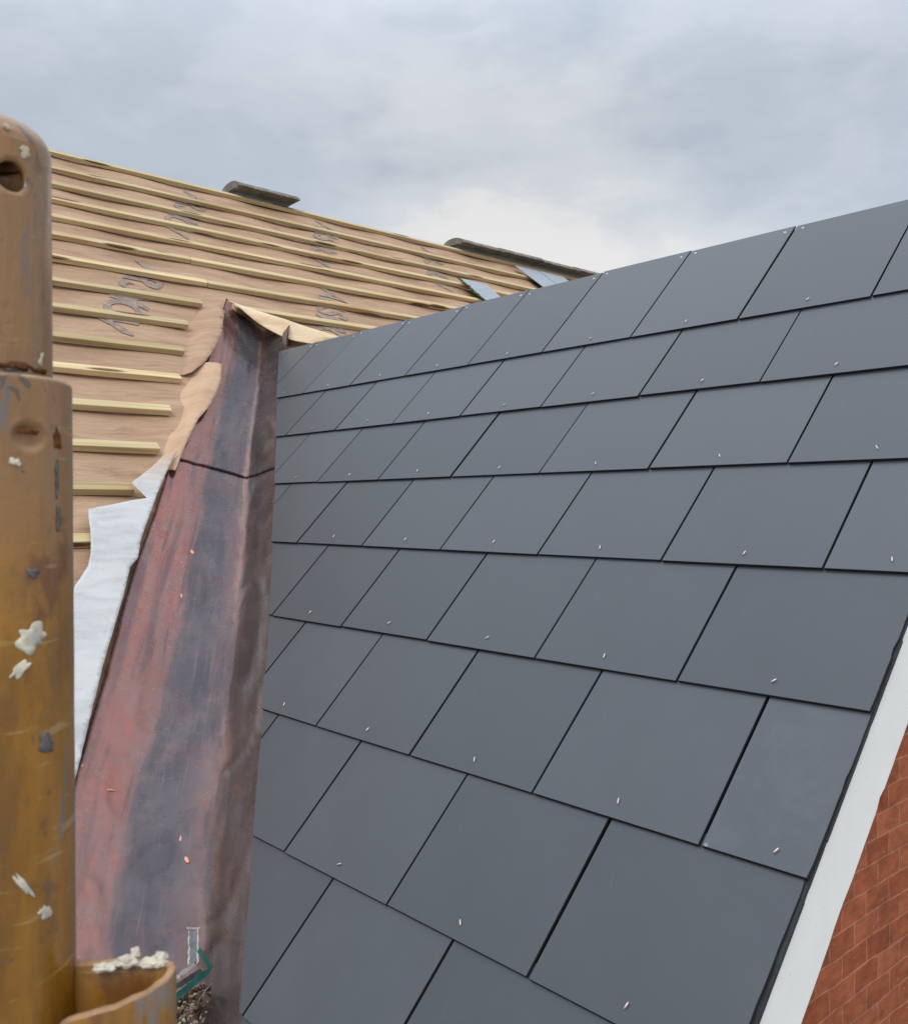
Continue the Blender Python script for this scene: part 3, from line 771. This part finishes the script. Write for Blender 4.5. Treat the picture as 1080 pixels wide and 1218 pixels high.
def copper(s0, s1, lift, seam_end=False):
    bm = bmesh.new(); ns = int((s1 - s0) * 26); rows = []; uvl = bm.loops.layers.uv.new('UVMap'); UV = {}
    for i in range(ns + 1):
        s = s0 + (s1 - s0) * i / ns
        dsf = 1.0 if not seam_end else max(0.0, 1 - (s1 - s) / .35)
        a, b, c, d = lerp_st(LP, s), lerp_st(FP, s), lerp_st(CP, s), lerp_st(RP, s)
        pts = [a.lerp(b, k / 12) for k in range(12)] + [b.lerp(c, k / 12) for k in range(12)] + [c.lerp(d, k / 12) for k in range(13)]
        us = [.40 * k / 12 for k in range(12)] + [.40 + .28 * k / 12 for k in range(12)] + [.68 + .32 * k / 12 for k in range(13)]
        for _ in range(1): pts = [pts[0]] + [(pts[k - 1] + pts[k] * 2 + pts[k + 1]) / 4 for k in range(1, len(pts) - 1)] + [pts[-1]]
        row = []
        for k, p in enumerate(pts):
            nn = (N2 if us[k] < .6 else N1) if abs(us[k] - .64) > .06 else (N1 + N2).normalized()
            h = lift + .004 * noise.noise(p * 5) + .0026 * noise.noise(p * 13 + Vector((3, 1, 7))) + .0016 * noise.noise(Vector((us[k] * 22, s * 2.2, 4))) + .0045 * max(0, 1 - abs(noise.noise(Vector((us[k] * 3.2 + s * .55, s * .9 - us[k] * 1.3, 6)))) * 7) ** 2
            if us[k] < .10: h += .0015 * (1 + noise.noise(Vector((s * 3, 0, lift * 99)))) * (1 - us[k] / .10)
            v = bm.verts.new(p + nn * h); UV[v] = (us[k], s * .42); row.append(v)
        rows.append(row)
    for x, y in zip(rows, rows[1:]):
        for k in range(len(x) - 1):
            f = bm.faces.new((x[k], y[k], y[k + 1], x[k + 1]))
            for l in f.loops: l[uvl].uv = UV[l.vert]
    bmesh.ops.solidify(bm, geom=bm.faces[:], thickness=.0012)
    return link('copper_sheet', finish(bm, 'copper_sheet'), MCU, smooth=True)
CU_G = 'copper valley sheets'
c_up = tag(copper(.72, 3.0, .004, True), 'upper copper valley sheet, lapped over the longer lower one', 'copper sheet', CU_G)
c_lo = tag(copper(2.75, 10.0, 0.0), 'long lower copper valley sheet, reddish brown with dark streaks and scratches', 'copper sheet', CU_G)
def patch(parent, c, nrm, along, ln, wd, seed):
    rr = random.Random(seed); z = nrm.normalized(); x = (along - z * along.dot(z)).normalized(); y = z.cross(x)
    ol = [(math.cos(q) * ln * rr.uniform(.6, 1.1), math.sin(q) * wd * rr.uniform(.6, 1.2)) for q in [k * math.pi / 7 for k in range(14)]]
    bm = prism(smooth_poly(ol, 1), -.002, .0014); o = link('bare_patch', finish(bm), MBARE, parent, frame(c, x, y, z)); return o
def cpt(s, f):                                                    # point on the copper: f 0..1 left edge to fold, 1..2 fold to crease
    a, b, c = lerp_st(LP, s), lerp_st(FP, s), lerp_st(CP, s); return a.lerp(b, f) if f <= 1 else b.lerp(c, f - 1)
patch(c_lo, cpt(4.28, .98), N2, D2, .013, .006, 1); patch(c_lo, cpt(4.75, .96), N2, D2, .009, .006, 2)
patch(c_lo, cpt(8.05, .20), N2, D2, .024, .013, 3)
patch(c_lo, cpt(7.45, 1.62), (N1 + N2) / 2, D1 + Vector((.9, 0, 0)), .020, .0028, 4); patch(c_lo, cpt(7.62, 1.72), (N1 + N2) / 2, D2, .010, .004, 5)
patch(c_lo, cpt(7.05, .55), N2, Vector((.5, .8, 0)), .016, .0012, 6); patch(c_lo, cpt(6.95, .06), N2, D2, .004, .003, 7)

# ------------------------------------------------------------------ debris at the valley foot
gc = R_ * ((222 - 540) / 1109.6 * 1.515) + U_ * ((609 - 1216) / 1109.6 * 1.515) + F_ * 1.515
def debris():
    bm = bmesh.new(); rr = random.Random(9)
    for i in range(420):
        q = rr.uniform(0, 2 * math.pi); r = math.sqrt(rr.random()) * .062
        p = gc + D1 * (math.sin(q) * r * .95) + Vector((math.cos(q) * r * .62, 0, 0))
        hh = .026 * (1 - (r / .064) ** 2) + rr.uniform(-.004, .006)
        p += N1 * hh; s = rr.uniform(.0018, .0045)
        g = bmesh.ops.create_icosphere(bm, subdivisions=1, radius=s)
        M3 = Matrix.Rotation(rr.uniform(0, 6), 4, Vector((rr.random() - .5, rr.random() - .5, rr.random() - .5))) @ Matrix.Diagonal((1.3, 1, .7, 1))
        for v in g['verts']: v.co = p + M3 @ v.co + Vector((rr.uniform(-1, 1),) * 3) * s * .12
    return link('grit', finish(bm), MG)
tag(debris(), 'heap of brown grit and pebbles lying at the foot of the copper valley', 'grit', kind='stuff')

def strip(pts, width_dir, w_, th, ragged=0.0, seed=0):
    rr = random.Random(seed); bm = bmesh.new(); P = []
    for a, b in zip(pts, pts[1:]):
        n = max(2, int((b - a).length / .004))
        P += [a.lerp(b, k / n) for k in range(n)]
    P.append(pts[-1]); A = []
    for i, p in enumerate(P):
        wd = width_dir(i / (len(P) - 1)); j1 = rr.uniform(-ragged, ragged); j2 = rr.uniform(-ragged, ragged)
        A.append((bm.verts.new(p - wd * (w_ / 2 + j1)), bm.verts.new(p + wd * (w_ / 2 + j2))))
    for a, b in zip(A, A[1:]): bm.faces.new((a[0], a[1], b[1], b[0]))
    bmesh.ops.solidify(bm, geom=bm.faces[:], thickness=th)
    return bm
st = empty('packing_strap', Matrix.Translation(gw(1.45, 1.63, 0)))
def stp(a, b, h): return gw(1.45 + a, 1.63 + b, h) - gw(1.45, 1.63, 0)       # local to the strap
X1 = Vector((1, 0, 0))
def cam_pt(px, py, D):                                               # used once to read sizes off the photograph, kept as metres below
    return R_ * ((px - 540) / 1109.6 * D) + U_ * ((609 - py) / 1109.6 * D) + F_ * D
o_ = gw(1.45, 1.63, 0)
gpts = [cam_pt(236, 1130, 1.56), cam_pt(252, 1152, 1.55), cam_pt(203, 1192, 1.46)]
gpts = [p - o_ for p in gpts]
def gd(f): return (U_ * .8 + R_ * (.55 if f < .35 else -.45) - F_ * .4).normalized()
link('green_band', finish(strip(gpts, gd, .013, .0012)), MGREEN, st, Matrix.Identity(4))
tp = [cam_pt(230, 1106, 1.60) - o_, cam_pt(230, 1146, 1.565) - o_, cam_pt(209, 1164, 1.53) - o_]
tw = lambda f: (R_ * .85 + F_ * .3 + U_ * (.0 if f < .6 else .6)).normalized()
link('foil_tape', finish(strip(tp, tw, .013, .0008, .0006, 3)), MTAPE, st, Matrix.Identity(4))
for s_ in (-1, 1):
    ep = [p + tw(0) * s_ * .0072 - F_ * .0008 for p in tp]
    link('torn_edge', finish(strip(ep, tw, .0022, .0012, .0011, 5 + s_)), MTORN, st, Matrix.Identity(4))
link('torn_edge', finish(strip([cam_pt(222, 1105, 1.598) - o_, cam_pt(238, 1104, 1.597) - o_], lambda f: U_, .0028, .0012, .001, 8)), MTORN, st, Matrix.Identity(4))
link('torn_edge', finish(strip([cam_pt(210, 1163, 1.525) - o_, cam_pt(232, 1148, 1.555) - o_], lambda f: (U_ + R_ * -.3).normalized(), .007, .001, .002, 12)), MTORN, st, Matrix.Identity(4))
link('foil_tape', finish(strip([cam_pt(206, 1176, 1.49) - o_, cam_pt(240, 1156, 1.545) - o_], lambda f: (U_ + R_ * -.3).normalized(), .010, .001, .0012, 13)), MTAPE, st, Matrix.Identity(4))
link('foil_tape', finish(strip([cam_pt(233, 1192, 1.50) - o_, cam_pt(253, 1168, 1.53) - o_], lambda f: (U_ + R_ * .3).normalized(), .010, .001, .001, 14)), MTAPE, st, Matrix.Identity(4))
link('torn_edge', finish(strip([cam_pt(236, 1190, 1.495) - o_, cam_pt(252, 1169, 1.525) - o_], lambda f: (U_ + R_ * .3).normalized(), .0035, .001, .0012, 15)), MTORN, st, Matrix.Identity(4))
tag(st, 'bent green plastic strap tangled with torn grey foil at the valley foot', 'packing strap')

# ------------------------------------------------------------------ scaffold pole, close on the left
pa = Vector((-.3852, .1073, -.24)) - R_ * .0030; pb = Vector((-.3878, .1070, .1520)) - R_ * .0020
axd = (pb - pa).normalized()
xr = (R_ - axd * R_.dot(axd)).normalized(); yf = axd.cross(xr)         # xr to picture right, yf away from the camera
PZ = -.05
base = pa + axd * ((PZ - pa.z) / axd.z)
pole = empty('scaffold_pole', frame(base, xr, yf, axd))
def zt(z): return (z - PZ)
def tube(name, r, z0, z1, mat, hole=None, shoulder=0.0, thick=.003, seed=0):
    bm = bmesh.new(); na = 180; zs = []
    dz = .0014; n = int((z1 - z0) / dz); rows = []
    for i in range(n + 1):
        z = z0 + (z1 - z0) * i / n; rr = r
        rows.append((z, rr))
    if shoulder:
        rows = [q for q in rows if q[0] < z1 - shoulder]
        for k in range(0, 13):
            q = k / 12 * math.pi / 2; rows.append((z1 - shoulder + math.sin(q) * shoulder, r - shoulder * 1.15 * (1 - math.cos(q))))
    vv = []
    for z, rr in rows:
        ring = []
        for k in range(na):
            q = 2 * math.pi * k / na
            e = .00025 * noise.noise(Vector((math.cos(q) * 2, math.sin(q) * 2, z * 30 + seed)))
            ring.append(bm.verts.new(((rr + e) * math.cos(q), (rr + e) * math.sin(q), z)))
        vv.append(ring)
    for a, b in zip(vv, vv[1:]):
        for k in range(na): bm.faces.new((a[k], a[(k + 1) % na], b[(k + 1) % na], b[k]))
    if hole:
        for ang, zc_, rad in hole:
            kill = []
            hx = Vector((math.cos(ang), math.sin(ang), 0)); hy = Vector((-math.sin(ang), math.cos(ang), 0))
            def loc2(v): return Vector((v.co.dot(hy), v.co.z - zc_)) if v.co.dot(hx) > 0 else None
            inside = [v for v in bm.verts if (loc2(v) is not None and loc2(v).length < rad)]
            bmesh.ops.delete(bm, geom=inside, context='VERTS')
            for v in bm.verts:
                p = loc2(v)
                if p is not None and p.length < rad * 1.6 and any(e.is_boundary for e in v.link_edges):
                    q = p.normalized() * rad; v.co = hy * q.x + hx * math.sqrt(max(0, r * r - q.x * q.x)) + Vector((0, 0, zc_ + q.y))
    bmesh.ops.recalc_face_normals(bm, faces=bm.faces)
    bmesh.ops.solidify(bm, geom=bm.faces[:], thickness=thick)
    return link(name, finish(bm), mat, pole, Matrix.Identity(4), smooth=True)
hz = zt(.1228)
inner = tube('spigot', .0231, zt(-.24), zt(.1492), MP, hole=[(-math.pi / 2 + .84, hz, .0058), (math.pi / 2 + .84, hz, .0058)], shoulder=.0125, thick=.003, seed=3)
sleeve = tube('sleeve', .0302, zt(-.26), zt(.0494), MP, shoulder=.0022, thick=.0055, seed=9)
da, dz_ = -math.pi / 2 + .93, zt(.0262)                               # pressed, rusty dimple in the sleeve
for v in sleeve.data.vertices:
    q = math.atan2(v.co.y, v.co.x) - da; rr_ = math.hypot(v.co.x, v.co.y)
    e = math.hypot(q * .0302 / .0070, (v.co.z - dz_) / .0055)
    if e < 1.25 and rr_ > .028:
        k = .0016 * max(0, min(1, (1.0 - e) / .28)) - .0003 * math.exp(-((e - 1.05) / .12) ** 2)
        v.co.x *= (rr_ - k) / rr_; v.co.y *= (rr_ - k) / rr_
# blobs of mortar and paint on the pole: thin patches that follow the tube
def splash(r, px, py, w_, h_, seed, mat=MMORT, th=.0002, rot=0.0, parent=pole):
    D = .36; cx = (px - 540) / 1109.6 * D; cz = (609 - py) / 1109.6 * D
    d = (base + axd * 0).dot(R_)
    xo = cx - (base.dot(R_)); ang = math.asin(max(-.98, min(.98, xo / r)))
    Dn = base.dot(F_) - r * math.cos(ang); z0 = zt((609 - py) / 1109.6 * Dn); xo = (px - 540) / 1109.6 * Dn - base.dot(R_); ang = math.asin(max(-.98, min(.98, xo / r)))
    rr = random.Random(seed); sx, sy = w_ / 1109.6 * Dn / 2, h_ / 1109.6 * Dn / 2
    ol = []
    for k in range(26):
        q = 2 * math.pi * k / 26; j = .70 + .65 * noise.noise(Vector((math.cos(q) * 1.5, math.sin(q) * 1.5, seed * 3.3))) + rr.uniform(-.05, .05)
        x, y = math.cos(q) * sx * j * 1.2, math.sin(q) * sy * j * 1.2
        ol.append((x * math.cos(rot) - y * math.sin(rot), x * math.sin(rot) + y * math.cos(rot)))
    def place(a, b, h):
        q = -math.pi / 2 + ang + a / r; R2 = r + h; return Vector((math.cos(q) * R2, math.sin(q) * R2, z0 + b))
    def hf(a, b):
        e = 1 - min(1, ((a / sx) ** 2 + (b / sy) ** 2)); return .0003 + th * e * (.8 + .8 * noise.noise(Vector((a * 900, b * 900, seed))))
    bm = sheet(smooth_poly(ol, 2), hf, max(.0006, min(sx, sy) / 4), .0004, place)
    return link('mortar_splash', finish(bm), mat, parent, Matrix.Identity(4), smooth=True)
MCREAM = flat_mat('cream_paint', (.55, .48, .33), .85, .2, .25, 200)
splash(.0231, 20, 173, 18, 15, 3, MCREAM)
splash(.0231, 37, 425, 8, 20, 4, MCREAM, rot=-.3); splash(.0231, 3, 147, 9, 8, 5, MCREAM)
splash(.0302, 8, 553, 16, 12, 6); splash(.0302, 22, 768, 46, 34, 7, rot=-.2); splash(.0302, 12, 805, 34, 14, 8, rot=.7)
splash(.0302, 12, 1068, 9, 62, 9, rot=.55); splash(.0302, 33, 1108, 22, 16, 10, rot=-.6)
MSTEEL = flat_mat('scraped_steel', (.125, .115, .11), .5, .5, .5, 260, .3)
MRUST = flat_mat('rust_patch', (.13, .055, .022), .9, .1, .5, 300)
splash(.0231, 10, 436, 50, 12, 21, MRUST, .0009); splash(.0231, 44, 441, 26, 10, 22, MRUST, .0008); splash(.0302, 46, 524, 14, 34, 23, MRUST, .0002, .15); splash(.0302, 22, 516, 30, 9, 24, MRUST, .0002)
splash(.0302, 46, 572, 9, 44, 11, MSTEEL, .0002); splash(.0302, 50, 622, 9, 40, 12, MSTEEL, .0002); splash(.0302, 24, 688, 16, 16, 13, MSTEEL, .0002)
splash(.0302, 35, 900, 22, 30, 14, MSTEEL, .0002, .6); splash(.0231, 5, 440, 30, 9, 15, MSTEEL, .0002)
# U-shaped wedge cup welded to the pole
def cup():
    pth = [(-.1465, .3445), (-.132, .3465), (-.120, .3500), (-.1125, .3545), (-.1095, .3595), (-.1115, .3645), (-.1165, .3665), (-.125, .367), (-.135, .3665), (-.150, .3655)]
    pth = [Vector(p) for p in pth]
    for _ in range(2):
        o = [pth[0]]
        for a, b in zip(pth, pth[1:]): o += [a.lerp(b, .25), a.lerp(b, .75)]
        pth = o + [pth[-1]]
    bm = bmesh.new(); th = .0032; cols = []
    for i, p in enumerate(pth):
        tn = (pth[min(i + 1, len(pth) - 1)] - pth[max(i - 1, 0)]).normalized(); nr = Vector((tn.y, -tn.x))
        zj = .0006 * noise.noise(Vector((i * .5, 1, 2)))
        sec = []
        for s, z in ((.5, -.27), (.5, -.1795), (.30, -.1782), (-.30, -.1782), (-.5, -.1795), (-.5, -.27)):
            q = p + nr * th * s; w3 = R_ * q.x + F_ * q.y; w3.z = z + ((zj - .0125 * max(0, 1 - i / (len(pth) * .42))) if z > -.2 else 0)
            sec.append(bm.verts.new(w3))
        cols.append(sec)
    for a, b in zip(cols, cols[1:]):
        for k in range(6): bm.faces.new((a[k], a[(k + 1) % 6], b[(k + 1) % 6], b[k]))
    bm.faces.new(cols[0]); bm.faces.new(cols[-1][::-1])
    bm.transform(pole.matrix_world.inverted())
    me = finish(bm); me.materials.append(MP); me.materials.append(MRIM)
    ax = pole.matrix_world
    for p in me.polygons:
        zz = (ax @ p.center).z
        if abs((ax.to_3x3() @ p.normal).z) > .35: p.material_index = 1
        p.use_smooth = True
    return link('wedge_cup', me, None, pole, Matrix.Identity(4))
cup()
def blob(c, rx, ry, rz, seed):
    bm = bmesh.new(); bmesh.ops.create_icosphere(bm, subdivisions=4, radius=1)
    for v in bm.verts:
        k = 1 + .5 * noise.noise(v.co * 1.5 + Vector((seed, 0, 0))) + .22 * noise.noise(v.co * 3.6 + Vector((0, seed, 0))) + .06 * noise.noise(v.co * 11 + Vector((0, seed, 0)))
        v.co = c + R_ * v.co.x * rx * k + F_ * v.co.y * ry * k + Vector((0, 0, v.co.z * rz * k * .8))
    bm.transform(pole.matrix_world.inverted())
    link('mortar_splash', finish(bm), MMORT, pole, Matrix.Identity(4), smooth=True)
blob(R_ * -.1370 + F_ * .3615 + Vector((0, 0, -.1772)), .0045, .002, .0020, 1)
blob(R_ * -.1290 + F_ * .3640 + Vector((0, 0, -.1762)), .0042, .003, .0028, 2); blob(R_ * -.1262 + F_ * .3662 + Vector((0, 0, -.1735)), .002, .002, .0022, 3)
blob(R_ * -.1195 + F_ * .3650 + Vector((0, 0, -.1772)), .0055, .003, .0020, 4); blob(R_ * -.1165 + F_ * .3668 + Vector((0, 0, -.1755)), .0025, .002, .0022, 5)
# patch of white mortar inside the spigot hole
tag(pole, 'ochre painted steel scaffold pole with pin holes, mortar splashes and wedge cup', 'scaffold pole')
